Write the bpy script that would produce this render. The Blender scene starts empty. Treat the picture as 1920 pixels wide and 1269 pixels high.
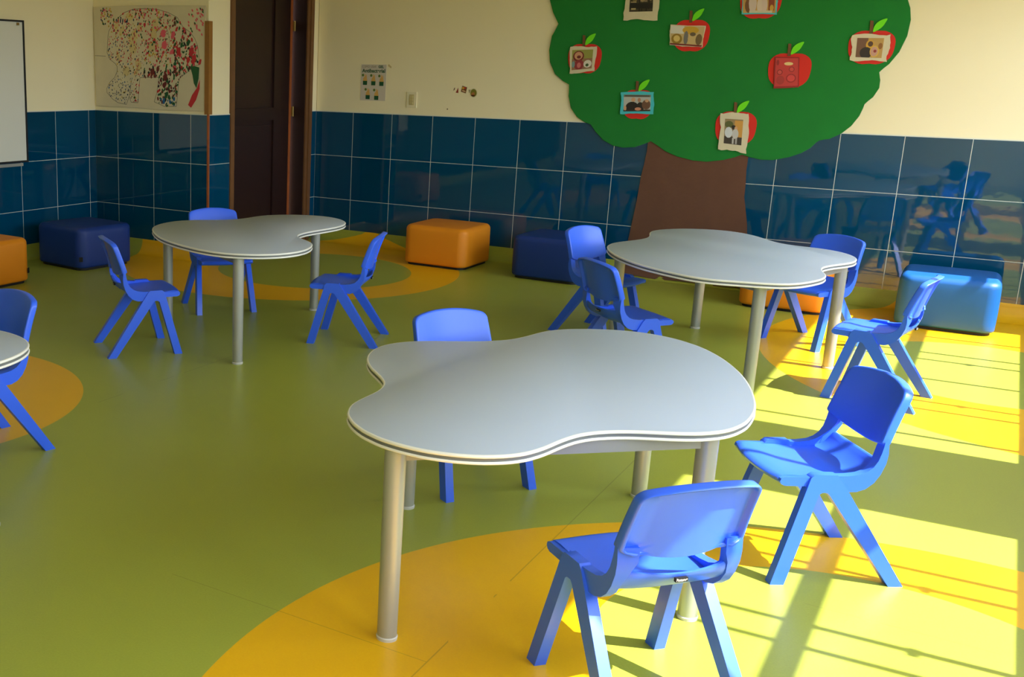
import bpy, bmesh, math, random
from mathutils import Vector, Matrix
random.seed(7)
S = bpy.context.scene
COL = S.collection
PI = math.pi

# ------------------------------------------------------------------ helpers
def lin(c):
    return tuple((v/12.92 if v <= .04045 else ((v+.055)/1.055)**2.4) for v in c)
def rgb(r, g, b):
    return lin((r/255, g/255, b/255)) + (1.0,)

def mat(name, col, rough=.5, metal=0.0, spec=.5, bump=0.0, bscale=300.0, var=0.0, vscale=8.0, coat=0.0, sheen=0.0):
    m = bpy.data.materials.new(name); m.use_nodes = True
    nt = m.node_tree; b = nt.nodes['Principled BSDF']
    b.inputs['Base Color'].default_value = col
    b.inputs['Roughness'].default_value = rough
    b.inputs['Metallic'].default_value = metal
    b.inputs['Specular IOR Level'].default_value = spec
    b.inputs['Coat Weight'].default_value = coat
    b.inputs['Sheen Weight'].default_value = sheen
    tc = nt.nodes.new('ShaderNodeTexCoord')
    if var > 0:
        n = nt.nodes.new('ShaderNodeTexNoise'); n.inputs['Scale'].default_value = vscale; n.inputs['Detail'].default_value = 4
        nt.links.new(tc.outputs['Object'], n.inputs['Vector'])
        mx = nt.nodes.new('ShaderNodeMix'); mx.data_type = 'RGBA'
        mx.inputs[6].default_value = tuple(min(1, v*(1-var)) for v in col[:3]) + (1,)
        mx.inputs[7].default_value = tuple(min(1, v*(1+var)) for v in col[:3]) + (1,)
        nt.links.new(n.outputs['Fac'], mx.inputs[0]); nt.links.new(mx.outputs[2], b.inputs['Base Color'])
    if bump > 0:
        n = nt.nodes.new('ShaderNodeTexNoise'); n.inputs['Scale'].default_value = bscale; n.inputs['Detail'].default_value = 3
        nt.links.new(tc.outputs['Object'], n.inputs['Vector'])
        bp = nt.nodes.new('ShaderNodeBump'); bp.inputs['Strength'].default_value = bump; bp.inputs['Distance'].default_value = .002
        nt.links.new(n.outputs['Fac'], bp.inputs['Height']); nt.links.new(bp.outputs['Normal'], b.inputs['Normal'])
    return m

def link(name, me, mats, parent=None, smooth=None):
    o = bpy.data.objects.new(name, me); COL.objects.link(o)
    if not isinstance(mats, (list, tuple)): mats = [mats]
    for m in mats: me.materials.append(m)
    if parent: o.parent = parent
    if smooth is not None:
        me.shade_smooth()
        if smooth < 180: me.set_sharp_from_angle(angle=math.radians(smooth))
    return o

def from_bm(name, bm, mats, parent=None, smooth=None, recalc=True):
    if recalc: bmesh.ops.recalc_face_normals(bm, faces=bm.faces)
    me = bpy.data.meshes.new(name); bm.to_mesh(me); bm.free()
    return link(name, me, mats, parent, smooth)

def box(bm, a, b, mi=0):
    vs = [bm.verts.new((x, y, z)) for x in (a[0], b[0]) for y in (a[1], b[1]) for z in (a[2], b[2])]
    q = [(0,1,3,2), (4,6,7,5), (0,4,5,1), (2,3,7,6), (0,2,6,4), (1,5,7,3)]
    fs = [bm.faces.new([vs[i] for i in f]) for f in q]
    for f in fs: f.material_index = mi
    return vs

def bevel_all(bm, w, seg=2, ang=30):
    es = [e for e in bm.edges if len(e.link_faces) == 2 and e.calc_face_angle(0) > math.radians(ang)]
    bmesh.ops.bevel(bm, geom=es, offset=w, segments=seg, profile=.6, affect='EDGES')

def prism(bm, pts, f0, f1, mi=0):
    """closed prism: polygon pts mapped by f0 (one cap) and f1 (other cap)"""
    a = [bm.verts.new(f0(*p)) for p in pts]; b = [bm.verts.new(f1(*p)) for p in pts]
    n = len(pts)
    fs = [bm.faces.new(a), bm.faces.new(b[::-1])]
    for i in range(n): fs.append(bm.faces.new((a[i], b[i], b[(i+1) % n], a[(i+1) % n])))
    for f in fs: f.material_index = mi
    return fs

def cyl(bm, x, y, z0, z1, r0, r1=None, n=28, mi=0):
    r1 = r0 if r1 is None else r1
    a = [bm.verts.new((x+r0*math.cos(2*PI*i/n), y+r0*math.sin(2*PI*i/n), z0)) for i in range(n)]
    b = [bm.verts.new((x+r1*math.cos(2*PI*i/n), y+r1*math.sin(2*PI*i/n), z1)) for i in range(n)]
    fs = [bm.faces.new(a[::-1]), bm.faces.new(b)]
    for i in range(n): fs.append(bm.faces.new((a[i], a[(i+1) % n], b[(i+1) % n], b[i])))
    for f in fs: f.material_index = mi

def thing(name, label, cat, loc=(0, 0, 0), rz=0, group=None):
    o = bpy.data.objects.new(name, None); COL.objects.link(o)
    o.empty_display_size = .1
    o.location = loc; o.rotation_euler = (0, 0, rz)
    o['label'] = label; o['category'] = cat
    if group: o['group'] = group
    return o

def struct(o):
    o['kind'] = 'structure'; return o

def dup(root, loc, rz, label):
    r = root.copy(); COL.objects.link(r); r.location = loc; r.rotation_euler = (0, 0, rz); r['label'] = label
    for ch in list(root.children):
        c = ch.copy(); COL.objects.link(c); c.parent = r
        for g in ch.children:
            d = g.copy(); COL.objects.link(d); d.parent = c
    return r

# ------------------------------------------------------------------ camera
cam = bpy.data.cameras.new('camera'); co = bpy.data.objects.new('camera', cam); COL.objects.link(co)
Rr = Vector((0.8259325758555714, 0.5634945407530371, 0.017586434601612633))
Rd = Vector((0.14670696480359427, -0.18470431034521043, -0.9717825807339827))
Rf = Vector((-0.5443458887679687, 0.805206942519315, -0.23522188057233548))
Mc = Matrix.Identity(4)
for i in range(3):
    Mc[i][0] = Rr[i]; Mc[i][1] = -Rd[i]; Mc[i][2] = -Rf[i]
Mc[0][3], Mc[1][3], Mc[2][3] = 5.02067, -8.77045, 1.57700
co.matrix_world = Mc
cam.sensor_fit = 'HORIZONTAL'; cam.sensor_width = 36
cam.lens = 2026.325/1920*36
cam.shift_x = (960-500.90)/1920
cam.shift_y = (618.98-634.5)/1920
cam.clip_start = .05
S.camera = co

# ------------------------------------------------------------------ materials
def N(nt, t, **kw):
    n = nt.nodes.new(t)
    for k, v in kw.items(): setattr(n, k, v)
    return n
def mth(nt, op, a, b=None, c=None):
    n = nt.nodes.new('ShaderNodeMath'); n.operation = op
    for i, v in enumerate((a, b, c)):
        if v is None: continue
        if isinstance(v, (int, float)): n.inputs[i].default_value = v
        else: nt.links.new(v, n.inputs[i])
    return n.outputs[0]
def mixc(nt, fac, a, b):
    n = nt.nodes.new('ShaderNodeMix'); n.data_type = 'RGBA'
    for i, v in ((0, fac), (6, a), (7, b)):
        if isinstance(v, (int, float)): n.inputs[i].default_value = v
        elif isinstance(v, tuple): n.inputs[i].default_value = v
        else: nt.links.new(v, n.inputs[i])
    return n.outputs[2]

def floor_material():
    m = bpy.data.materials.new('vinyl_floor'); m.use_nodes = True
    nt = m.node_tree; b = nt.nodes['Principled BSDF']
    geo = N(nt, 'ShaderNodeNewGeometry'); sx = N(nt, 'ShaderNodeSeparateXYZ'); nt.links.new(geo.outputs['Position'], sx.inputs[0])
    X, Y = sx.outputs[0], sx.outputs[1]
    def disc(cx, cy, r):
        dx = mth(nt, 'SUBTRACT', X, cx); dy = mth(nt, 'SUBTRACT', Y, cy)
        d = mth(nt, 'SQRT', mth(nt, 'ADD', mth(nt, 'MULTIPLY', dx, dx), mth(nt, 'MULTIPLY', dy, dy)))
        return mth(nt, 'LESS_THAN', d, r)
    def ring(o, i):
        return mth(nt, 'MULTIPLY', disc(*o), mth(nt, 'SUBTRACT', 1.0, disc(*i))) if i else disc(*o)
    y = None
    for o, i in (((5.16, -6.37, 1.75), (4.91, -5.72, .72)), ((.24, -1.38, 1.38), (.49, -1.40, .78)),
                 ((.67, -5.67, .97), None), ((5.77, -1.42, 1.89), (5.09, -1.71, .72))):
        r = ring(o, i); y = r if y is None else mth(nt, 'MAXIMUM', y, r)
    vor = N(nt, 'ShaderNodeTexNoise'); vor.inputs['Scale'].default_value = 160; vor.inputs['Detail'].default_value = 3
    nt.links.new(geo.outputs['Position'], vor.inputs['Vector'])
    big = N(nt, 'ShaderNodeTexNoise'); big.inputs['Scale'].default_value = 1.6; big.inputs['Detail'].default_value = 3
    nt.links.new(geo.outputs['Position'], big.inputs['Vector'])
    g = mixc(nt, vor.outputs['Fac'], FL_GREEN_A, FL_GREEN_B)
    ye = mixc(nt, vor.outputs['Fac'], FL_YELLOW_A, FL_YELLOW_B)
    c = mixc(nt, y, g, ye)
    # sheet seams
    def seam(x0, y0, x1, y1, w):
        if abs(x1-x0) < abs(y1-y0):
            along, across, lo, hi, mid = Y, X, min(y0, y1), max(y0, y1), (x0+x1)/2
        else:
            along, across, lo, hi, mid = X, Y, min(x0, x1), max(x0, x1), (y0+y1)/2
        a = mth(nt, 'LESS_THAN', mth(nt, 'ABSOLUTE', mth(nt, 'SUBTRACT', across, mid)), w)
        return mth(nt, 'MULTIPLY', a, mth(nt, 'MULTIPLY', mth(nt, 'GREATER_THAN', along, lo), mth(nt, 'LESS_THAN', along, hi)))
    s = seam(3.9, -6.9, 3.9, -4.3, .0022)
    for q in ((1.565, -5.1, 1.565, -3.9, .0022), (3.0, -6.30, 3.9, -6.30, .0015), (4.7, -5.3, 5.2, -5.3, .0012)):
        s = mth(nt, 'MAXIMUM', s, seam(*q))
    brk = mth(nt, 'GREATER_THAN', big.outputs['Fac'], .42)
    c = mixc(nt, mth(nt, 'MULTIPLY', mth(nt, 'MULTIPLY', s, brk), .35), c, rgb(90, 70, 25))
    nt.links.new(c, b.inputs['Base Color'])
    rr = N(nt, 'ShaderNodeMapRange'); rr.inputs['To Min'].default_value = .30; rr.inputs['To Max'].default_value = .42
    nt.links.new(big.outputs['Fac'], rr.inputs['Value']); nt.links.new(rr.outputs[0], b.inputs['Roughness'])
    b.inputs['Specular IOR Level'].default_value = .45
    bp = N(nt, 'ShaderNodeBump'); bp.inputs['Strength'].default_value = .12; bp.inputs['Distance'].default_value = .001
    nt.links.new(vor.outputs['Fac'], bp.inputs['Height']); nt.links.new(bp.outputs['Normal'], b.inputs['Normal'])
    return m

def tile_material(name, axis, off):
    m = bpy.data.materials.new(name); m.use_nodes = True
    nt = m.node_tree; b = nt.nodes['Principled BSDF']
    geo = N(nt, 'ShaderNodeNewGeometry'); sx = N(nt, 'ShaderNodeSeparateXYZ'); nt.links.new(geo.outputs['Position'], sx.inputs[0])
    U = mth(nt, 'DIVIDE', mth(nt, 'SUBTRACT', sx.outputs[axis], off), .4)
    V = mth(nt, 'DIVIDE', mth(nt, 'ADD', sx.outputs[2], .0005), .4)
    def edge(u):
        f = mth(nt, 'FRACT', mth(nt, 'ADD', u, 20.0))
        return mth(nt, 'MINIMUM', f, mth(nt, 'SUBTRACT', 1.0, f))
    e = mth(nt, 'MINIMUM', edge(U), edge(V))
    grout = mth(nt, 'LESS_THAN', e, .0048)
    cu = mth(nt, 'FLOOR', U); cv = mth(nt, 'FLOOR', V)
    wn = N(nt, 'ShaderNodeTexWhiteNoise', noise_dimensions='2D'); cb = N(nt, 'ShaderNodeCombineXYZ')
    nt.links.new(cu, cb.inputs[0]); nt.links.new(cv, cb.inputs[1]); nt.links.new(cb.outputs[0], wn.inputs['Vector'])
    c = mixc(nt, wn.outputs['Value'], TILE_A, TILE_B)
    c = mixc(nt, grout, c, rgb(205, 212, 205))
    nt.links.new(c, b.inputs['Base Color'])
    no = N(nt, 'ShaderNodeTexNoise'); no.inputs['Scale'].default_value = 9; nt.links.new(geo.outputs['Position'], no.inputs['Vector'])
    mr = N(nt, 'ShaderNodeMapRange'); mr.inputs['To Min'].default_value = .03; mr.inputs['To Max'].default_value = .6
    nt.links.new(grout, mr.inputs['Value']); nt.links.new(mr.outputs[0], b.inputs['Roughness'])
    h = mth(nt, 'ADD', mth(nt, 'MULTIPLY', mth(nt, 'MINIMUM', e, .01), 30.0), mth(nt, 'MULTIPLY', no.outputs['Fac'], .35))
    bp = N(nt, 'ShaderNodeBump'); bp.inputs['Strength'].default_value = .25; bp.inputs['Distance'].default_value = .004
    nt.links.new(h, bp.inputs['Height']); nt.links.new(bp.outputs['Normal'], b.inputs['Normal'])
    b.inputs['Specular IOR Level'].default_value = .75
    return m

FL_GREEN_A, FL_GREEN_B = rgb(150, 158, 56), rgb(166, 174, 70)
FL_YELLOW_A, FL_YELLOW_B = rgb(230, 172, 8), rgb(238, 184, 18)
TILE_A, TILE_B = rgb(0, 60, 92), rgb(2, 69, 104)
M_floor = floor_material()
M_paint = mat('cream_paint', rgb(242, 230, 192), .75, bump=.08, bscale=180, var=.02, vscale=2)
M_ceil = mat('ceiling_paint', rgb(240, 238, 228), .8)
M_tile_x = tile_material('tile_back', 0, 0.0)
M_tile_e = tile_material('tile_pier', 0, -1.3808)
M_tile_y = tile_material('tile_left', 1, -1.66027-.0866)
M_tile_d = tile_material('tile_door', 1, -.09)
M_caulk = mat('tile_top_caulk', rgb(225, 222, 205), .6)
M_blue = mat('chair_plastic', rgb(50, 102, 246), .36, spec=.5, bump=.03, bscale=900)
M_top = mat('table_laminate', rgb(180, 191, 209), .38, bump=.03, bscale=700)
M_edge = mat('table_edge', rgb(235, 233, 226), .35)
M_groove = mat('table_groove', rgb(105, 108, 108), .45)
M_leg = mat('satin_aluminium', rgb(168, 170, 166), .36, metal=.35)
M_apron = mat('grey_frame', rgb(150, 150, 148), .5, metal=.4)
M_glide = mat('leg_glide', rgb(196, 196, 194), .4)
M_orange = mat('orange_upholstery', rgb(232, 140, 14), .55, bump=.12, bscale=500)
M_navy = mat('navy_upholstery', rgb(8, 50, 132), .5, bump=.12, bscale=500)
M_navy_sunlit = mat('navy_upholstery_sunlit', rgb(14, 88, 166), .5, bump=.12, bscale=500)  # same navy fabric, sunlight and yellow floor bounce mixed into its colour
M_black = mat('black_plastic', rgb(16, 16, 18), .6)
M_white = mat('white_ink', rgb(240, 240, 238), .5)
M_door = mat('dark_door_wood', rgb(40, 17, 13), .42, var=.25, vscale=12)
M_jamb = mat('brown_jamb_wood', rgb(112, 74, 40), .55, var=.2, vscale=14)
M_redwood = mat('reddish_trim_wood', rgb(158, 84, 40), .5, var=.15, vscale=14)
M_oak = mat('oak_guard', rgb(150, 100, 36), .5, var=.18, vscale=16)
M_brass = mat('aged_brass', rgb(150, 125, 70), .4, metal=.8)
M_felt = mat('green_felt', rgb(6, 120, 36), .9, bump=.5, bscale=26, var=.12, vscale=5, sheen=.2)
M_bark = mat('brown_felt', rgb(98, 62, 42), .9, bump=.6, bscale=40, var=.15, vscale=9, sheen=.2)
M_red = mat('red_foam', rgb(214, 38, 22), .7)
M_lime = mat('lime_foam', rgb(112, 226, 14), .7)
M_stem = mat('stem_foam', rgb(112, 74, 40), .8)
M_paper = mat('aged_paper', rgb(214, 202, 170), .8, var=.06, vscale=20)
M_teal = mat('teal_card', rgb(70, 190, 200), .7)
M_sheet = mat('cloth_sheet', rgb(216, 205, 176), .85, bump=.2, bscale=120, var=.08, vscale=7)
M_board = mat('whiteboard_enamel', rgb(225, 224, 214), .22)
M_frame = mat('window_frame_paint', rgb(70, 72, 74), .5, metal=.3)
M_plate = mat('switch_plate', rgb(232, 222, 186), .4)
M_poster = mat('poster_paper', rgb(205, 196, 182), .6)
M_dgreen = mat('green_ink', rgb(20, 82, 44), .7)
M_mgreen = mat('light_green_ink', rgb(90, 120, 40), .7)
M_grey = mat('grey_ink', rgb(128, 116, 84), .7)
M_skin = mat('hand_ink', rgb(214, 168, 90), .7)
M_awn = mat('awning_sheet', rgb(150, 140, 125), .8)

# ------------------------------------------------------------------ room shell
XL, YE, XB, XR, YF, ZC = -1.63866, -1.66027, -.39961, 5.9, -10.2, 3.1
bm = bmesh.new(); box(bm, (-1.9, -10.4, -.1), (6.1, .25, 0)); struct(from_bm('floor', bm, M_floor))
bm = bmesh.new(); box(bm, (-1.9, -10.4, ZC), (6.1, .25, ZC+.1)); struct(from_bm('ceiling', bm, M_ceil))

T = .006   # tiles stand this proud of the paint
def wall(name, boxes):
    bm = bmesh.new()
    for a, b in boxes: box(bm, a, b)
    return struct(from_bm(name, bm, M_paint))
def wains(parent, name, a, b, m):
    bm = bmesh.new(); box(bm, a, b); return from_bm(name, bm, m, parent)
def caulk(parent, a, b):
    bm = bmesh.new(); box(bm, a, b); return from_bm('tile_edge', bm, M_caulk, parent)

w = wall('wall_back', [((XB, T, 0), (6.02, .22, ZC))])
wains(w, 'wall_tiles', (XB-.0, 0, 0), (XR, T, 1.2), M_tile_x); caulk(w, (XB, -.001, 1.2), (XR, T, 1.206))
DY0, DY1, DZ = -1.365, -.091, 2.42
w = wall('wall_door_side', [((XB-.17, YE+T, 0), (XB-T, DY0, ZC)), ((XB-.17, DY1, 0), (XB-T, .22, ZC)), ((XB-.17, DY0, DZ), (XB-T, DY1, ZC))])
wains(w, 'wall_tiles', (XB-T, YE+T, 0), (XB, DY0, 1.2), M_tile_d); wains(w, 'wall_tiles', (XB-T, DY1, 0), (XB, -.0005, 1.2), M_tile_d)
caulk(w, (XB-T, YE+T, 1.2), (XB+.001, DY0, 1.206)); caulk(w, (XB-T, DY1, 1.2), (XB+.001, 0, 1.206))
w = wall('wall_pier', [((XL-.2, YE+T, 0), (XB-.17, YE+.2, ZC))])
wains(w, 'wall_tiles', (XL, YE, 0), (XB, YE+T, 1.2), M_tile_e); caulk(w, (XL, YE-.001, 1.2), (XB, YE+T, 1.206))
w = wall('wall_left', [((XL-.2, -10.4, 0), (XL-T, YE+T, ZC))])
wains(w, 'wall_tiles', (XL-T, YF, 0), (XL, YE-.0005, 1.2), M_tile_y); caulk(w, (XL-T, YF, 1.2), (XL+.001, YE, 1.206))
wall('wall_front', [((XL-.2, YF-.2, 0), (6.02, YF, ZC))])

SILL, HEAD = .86, 2.47
WIN = [(-3.36, -.42), (-7.05, -4.27), (-10.05, -7.95)]  # third window is unseen, added to brighten the floor near the camera
xs0, xs1 = XR, XR+.12
bx = [((xs0, -10.2, 0), (xs1, T, SILL)), ((xs0, -10.2, HEAD), (xs1, T, ZC)),
      ((xs0, WIN[0][1], SILL), (xs1, T, HEAD)), ((xs0, WIN[1][1], SILL), (xs1, WIN[0][0], HEAD)), ((xs0, WIN[2][1], SILL), (xs1, WIN[1][0], HEAD)), ((xs0, -10.2, SILL), (xs1, WIN[2][0], HEAD))]
wall('wall_right', bx)
bars = {0: [-.85, -1.33, -1.52, -2.01, -2.51, -2.67, -3.16], 1: [-4.78, -4.92, -5.39, -5.54, -6.02, -6.17, -6.66, -6.82], 2: [-8.5, -8.65, -9.2, -9.36]}
for i, (y0, y1) in enumerate(WIN):
    bm = bmesh.new(); f = .018
    for a, b in (((y0, SILL), (y0+f, HEAD)), ((y1-f, SILL), (y1, HEAD))):
        box(bm, (XR+.04, a[0], a[1]), (XR+.08, b[0], b[1]))
    for z0, z1 in ((SILL, SILL+.012), (HEAD-.012, HEAD)): box(bm, (XR+.045, y0+f, z0), (XR+.075, y1-f, z1))
    o = struct(from_bm('window_%d' % (i+1), bm, M_frame))
    bm = bmesh.new(); box(bm, (XR+.04, y0+f, 1.60), (XR+.08, y1-f, 1.67)); from_bm('transom', bm, M_frame, o)
    for yb in bars[i]:
        bm = bmesh.new()
        box(bm, (XR+.052, yb-.014, SILL+.012), (XR+.068, yb+.014, 1.60)); box(bm, (XR+.052, yb-.014, 1.67), (XR+.068, yb+.014, HEAD-.012))
        from_bm('window_bar', bm, M_frame, o)
        if yb in (-1.52, -2.51, -4.92, -5.39):
            bm = bmesh.new(); box(bm, (XR+.040, yb-.034, 1.215), (XR+.052, yb+.020, 1.245)); box(bm, (XR+.040, yb-.012, 1.19), (XR+.052, yb+.012, 1.275))
            from_bm('latch', bm, M_frame, o)
# coved vinyl skirting
def cove(name, p0, p1, inward, rr=.115):
    """p0->p1 along the wall foot, inward = unit vector into the room"""
    bm = bmesh.new(); n = 9; rows = []
    for px, py in (p0, p1):
        r = []
        for k in range(n):
            a = PI/2*k/(n-1)
            d = rr*(1-math.sin(a)); z = rr*(1-math.cos(a))+.001
            d = rr-rr*math.sin(a); 
            r.append(bm.verts.new((px+inward[0]*(d+.0015), py+inward[1]*(d+.0015), z)))
        r.append(bm.verts.new((px+inward[0]*.0, py+inward[1]*.0, rr+.003)))
        r.append(bm.verts.new((px, py, 0.0005)))
        rows.append(r)
    m = len(rows[0])
    for k in range(m): bm.faces.new((rows[0][k], rows[0][(k+1) % m], rows[1][(k+1) % m], rows[1][k]))
    bm.faces.new(rows[0]); bm.faces.new(rows[1][::-1])
    o = struct(from_bm(name, bm, M_floor, smooth=40)); return o
cove('baseboard_back', (XB, 0), (XR, 0), (0, -1))
cove('baseboard_left', (XL, YF), (XL, YE), (1, 0))
cove('baseboard_pier', (XL, YE), (XB, YE), (0, -1))

# wooden corner guard and the thin reddish strip below it
bm = bmesh.new()
box(bm, (XB-.032, YE-.012, 1.206), (XB+.012, YE, 1.936)); box(bm, (XB, YE, 1.206), (XB+.012, YE+.036, 1.936))
struct(from_bm('trim_1', bm, M_oak))
bm = bmesh.new(); box(bm, (XB-.012, YE-.003, .003), (XB+.004, YE+.012, 1.206)); struct(from_bm('trim_2', bm, M_redwood))

# door in the recess
dr = bpy.data.objects.new('door_1', None); COL.objects.link(dr); dr.location = (XB, (DY0+DY1)/2, 0); struct(dr)
loc = Matrix.Translation((-XB, -(DY0+DY1)/2, 0))
def dpart(name, bm, m, parent=dr, sm=None):
    bm.transform(loc) if parent is dr else None
    return from_bm(name, bm, m, parent, sm)
bm = bmesh.new()
J = XB+.012; XD = XB-.148
box(bm, (XB-.165, DY0, 0), (J, DY0+.053, DZ)); box(bm, (XB-.165, DY1-.05, 0), (J, DY1, DZ)); box(bm, (XB-.165, DY0, DZ-.05), (J, DY1, DZ))
box(bm, (XB-.07, DY1-.092, 0), (XB-.0, DY1-.05, DZ-.05))
dpart('door_frame', bm, M_jamb)
bm = bmesh.new(); box(bm, (XB-.165, DY1-.1, 0), (XB-.012, DY1-.0505, DZ-.05)); dpart('door_stop', bm, M_door)
bm = bmesh.new()
ya, yb = DY0+.055, DY1-.155
box(bm, (XD-.04, ya, .01), (XD-.02, yb, DZ-.05))
for y0, y1 in ((ya, ya+.11), (yb-.245, yb)): box(bm, (XD-.045, y0, .01), (XD, y1, DZ-.05))
for z0, z1 in ((.01, .2), (1.125, 1.235), (DZ-.2, DZ-.05)): box(bm, (XD-.045, ya+.11, z0), (XD, yb-.245, z1))
for z0, z1 in ((.24, 1.085), (1.275, DZ-.24)): 
    vs = box(bm, (XD-.035, ya+.15, z0), (XD-.012, yb-.285, z1))
leaf = dpart('door_leaf', bm, M_door)
bm = bmesh.new(); box(bm, (XD-.045, yb+.002, .01), (XD+.004, yb+.034, DZ-.05)); dpart('door_edge_strip', bm, M_redwood)
for z in (1.195, 1.957):
    bm = bmesh.new(); box(bm, (XD-.01, yb+.036, z-.042), (XD+.012, yb+.062, z+.042)); cyl(bm, XD+.016, yb+.05, z-.045, z+.045, .008, n=12)
    dpart('hinge', bm, M_brass)

# ------------------------------------------------------------------ whiteboard
wb = thing('whiteboard', 'whiteboard with thin black frame on the left wall', 'whiteboard', (XL, -3.3, .8))
def wpart(name, boxes, m, bev=0):
    bm = bmesh.new()
    for a, b in boxes: box(bm, (a[0], a[1]+3.3, a[2]-.8), (b[0], b[1]+3.3, b[2]-.8))
    if bev: bevel_all(bm, bev)
    return from_bm(name, bm, m, wb, 30)
WY0, WY1, WZ0, WZ1 = -4.28, -2.484, .80, 1.915
wpart('board_surface', [((.004, WY0+.012, WZ0+.012), (.014, WY1-.012, WZ1-.012))], M_board)
wpart('board_frame', [((.001, WY0, WZ0), (.022, WY0+.014, WZ1)), ((.001, WY1-.014, WZ0), (.022, WY1, WZ1)), ((.001, WY0+.014, WZ0), (.022, WY1-.014, WZ0+.014)), ((.001, WY0+.014, WZ1-.014), (.022, WY1-.014, WZ1))], M_black)
wpart('pen_tray', [((.001, -4.1, WZ0-.025), (.06, -2.58, WZ0-.012)), ((.055, -4.1, WZ0-.012), (.06, -2.58, WZ0-.001))], M_leg)
for z in (WZ1-.02,):
    wpart('clip', [((.014, WY1-.075, z-.02), (.026, WY1-.055, z))], M_brass)

# ------------------------------------------------------------------ flat wall decorations on the back wall (x,z)
def slab(bm, pts, y0, y1, mi=0):
    return prism(bm, pts, lambda x, z: (x, y0, z), lambda x, z: (x, y1, z), mi)
def ell(cx, cz, rx, rz, n=14, rot=0):
    c, s = math.cos(rot), math.sin(rot)
    return [(cx+rx*math.cos(2*PI*i/n)*c-rz*math.sin(2*PI*i/n)*s, cz+rx*math.cos(2*PI*i/n)*s+rz*math.sin(2*PI*i/n)*c) for i in range(n)]
def ngon(bm, pts, y, mi=0):
    f = bm.faces.new([bm.verts.new((x, y, z)) for x, z in pts]); f.material_index = mi
    return f
def catmull(pts, k=4, closed=True):
    out = []; n = len(pts)
    for i in range(n if closed else n-1):
        p0, p1, p2, p3 = (pts[(i-1) % n], pts[i], pts[(i+1) % n], pts[(i+2) % n])
        if not closed:
            p0 = pts[max(i-1, 0)]; p3 = pts[min(i+2, n-1)]
        for t in range(k):
            t /= k
            out.append(tuple(.5*((2*b)+(-a+c)*t+(2*a-5*b+4*c-d)*t*t+(-a+3*b-3*c+d)*t**3) for a, b, c, d in zip(p0, p1, p2, p3)))
    return out
canopy_pts = [(1.782,2.153),(1.814,2.059),(1.872,1.966),(1.821,1.873),(1.808,1.763),(1.821,1.669),(1.871,1.575),(1.942,1.521),(1.999,1.496),(1.998,1.404),(2.026,1.31),(2.082,1.24),(2.151,1.2),(2.201,1.19),(2.238,1.136),(2.309,1.068),(2.393,1.028),(2.473,1.017),(2.566,1.026),(2.641,1.057),(2.685,1.082),(2.734,1.051),(2.799,1.008),(2.893,.972),(3.014,.949),(3.117,.946),(3.231,.965),(3.313,.992),(3.36,1.017),(3.411,.998),(3.496,.984),(3.578,.986),(3.684,1.014),(3.76,1.047),(3.815,1.086),(3.849,1.128),(3.866,1.146),(3.93,1.157),(4.002,1.198),(4.058,1.254),(4.1,1.325),(4.117,1.381),(4.12,1.409),(4.169,1.458),(4.198,1.52),(4.197,1.575),(4.181,1.628),(4.237,1.683),(4.287,1.764),(4.32,1.87),(4.327,1.975),(4.313,2.053),(4.27,2.16),(4.19,2.23),(4.2,2.36),(4.12,2.5),(3.98,2.57),(3.86,2.56),(3.78,2.68),(3.6,2.77),(3.42,2.76),(3.3,2.7),(3.15,2.8),(2.95,2.82),(2.77,2.75),(2.68,2.66),(2.52,2.7),(2.34,2.66),(2.22,2.55),(2.18,2.44),(2.03,2.44),(1.88,2.36),(1.8,2.26)]
tree = thing('tree_decoration', 'big felt tree with scalloped green crown and brown trunk on the back wall', 'wall decoration', (3.08, 0, 0))
bm = bmesh.new()
fs = slab(bm, [(x-3.08, z) for x, z in canopy_pts], -.002, -.012)
es = [e for e in bm.edges if len(e.link_faces) == 2 and all(v.co.y < -.006 for v in e.verts)]
bmesh.ops.bevel(bm, geom=es, offset=.003, segments=2, affect='EDGES')
from_bm('crown', bm, M_felt, tree)
# trunk follows the wall and then the cove
bm = bmesh.new()
Lk = [(1.12, 2.668), (1.076, 2.672), (.95, 2.655), (.846, 2.641), (.7, 2.628), (.6, 2.615), (.506, 2.606), (.4, 2.594), (.266, 2.578), (.2, 2.566), (.13, 2.560)]
Rk = [(1.12, 3.408), (1.007, 3.403), (.9, 3.405), (.797, 3.406), (.7, 3.412), (.6, 3.432), (.506, 3.452), (.439, 3.462), (.266, 3.49), (.2, 3.495), (.13, 3.50)]
def itp(tb, z):
    tb = sorted(tb)
    for (a, va), (b, vb) in zip(tb, tb[1:]):
        if a <= z <= b: return va+(vb-va)*(z-a)/(b-a)
    return tb[0][1] if z < tb[0][0] else tb[-1][1]
path = [(z, 0.0) for z in (1.12, 1.0, .9, .8, .7, .6, .5, .42, .34, .27, .2, .13)]
for k in range(1, 6):
    a = PI/2*(1-k/7); path.append((.115*(1-math.cos(a))+.003, .115*(1-math.sin(a))))
grid = []
rt = random.Random(3)
for z, d in path:
    x0, x1 = itp(Lk, max(z, .13))+rt.uniform(-.004, .004), itp(Rk, max(z, .13))+rt.uniform(-.004, .004)
    if z < .13: x0 -= .01; 
    row = []
    for k in range(13):
        x = x0+(x1-x0)*k/12
        row.append((x-3.08, -(d+.006+.002*math.sin(x*23+z*9)), z+(0 if z > .06 else .006*math.sin(x*17))))
    grid.append(row)
for off, flip in ((0, 0), (.004, 1)):
    G = [[bm.verts.new((x, y+off, z)) for x, y, z in r] for r in grid]
    for i in range(len(G)-1):
        for j in range(12): bm.faces.new((G[i][j], G[i][j+1], G[i+1][j+1], G[i+1][j]))
from_bm('trunk', bm, M_bark, tree, 60, recalc=True)

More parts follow.
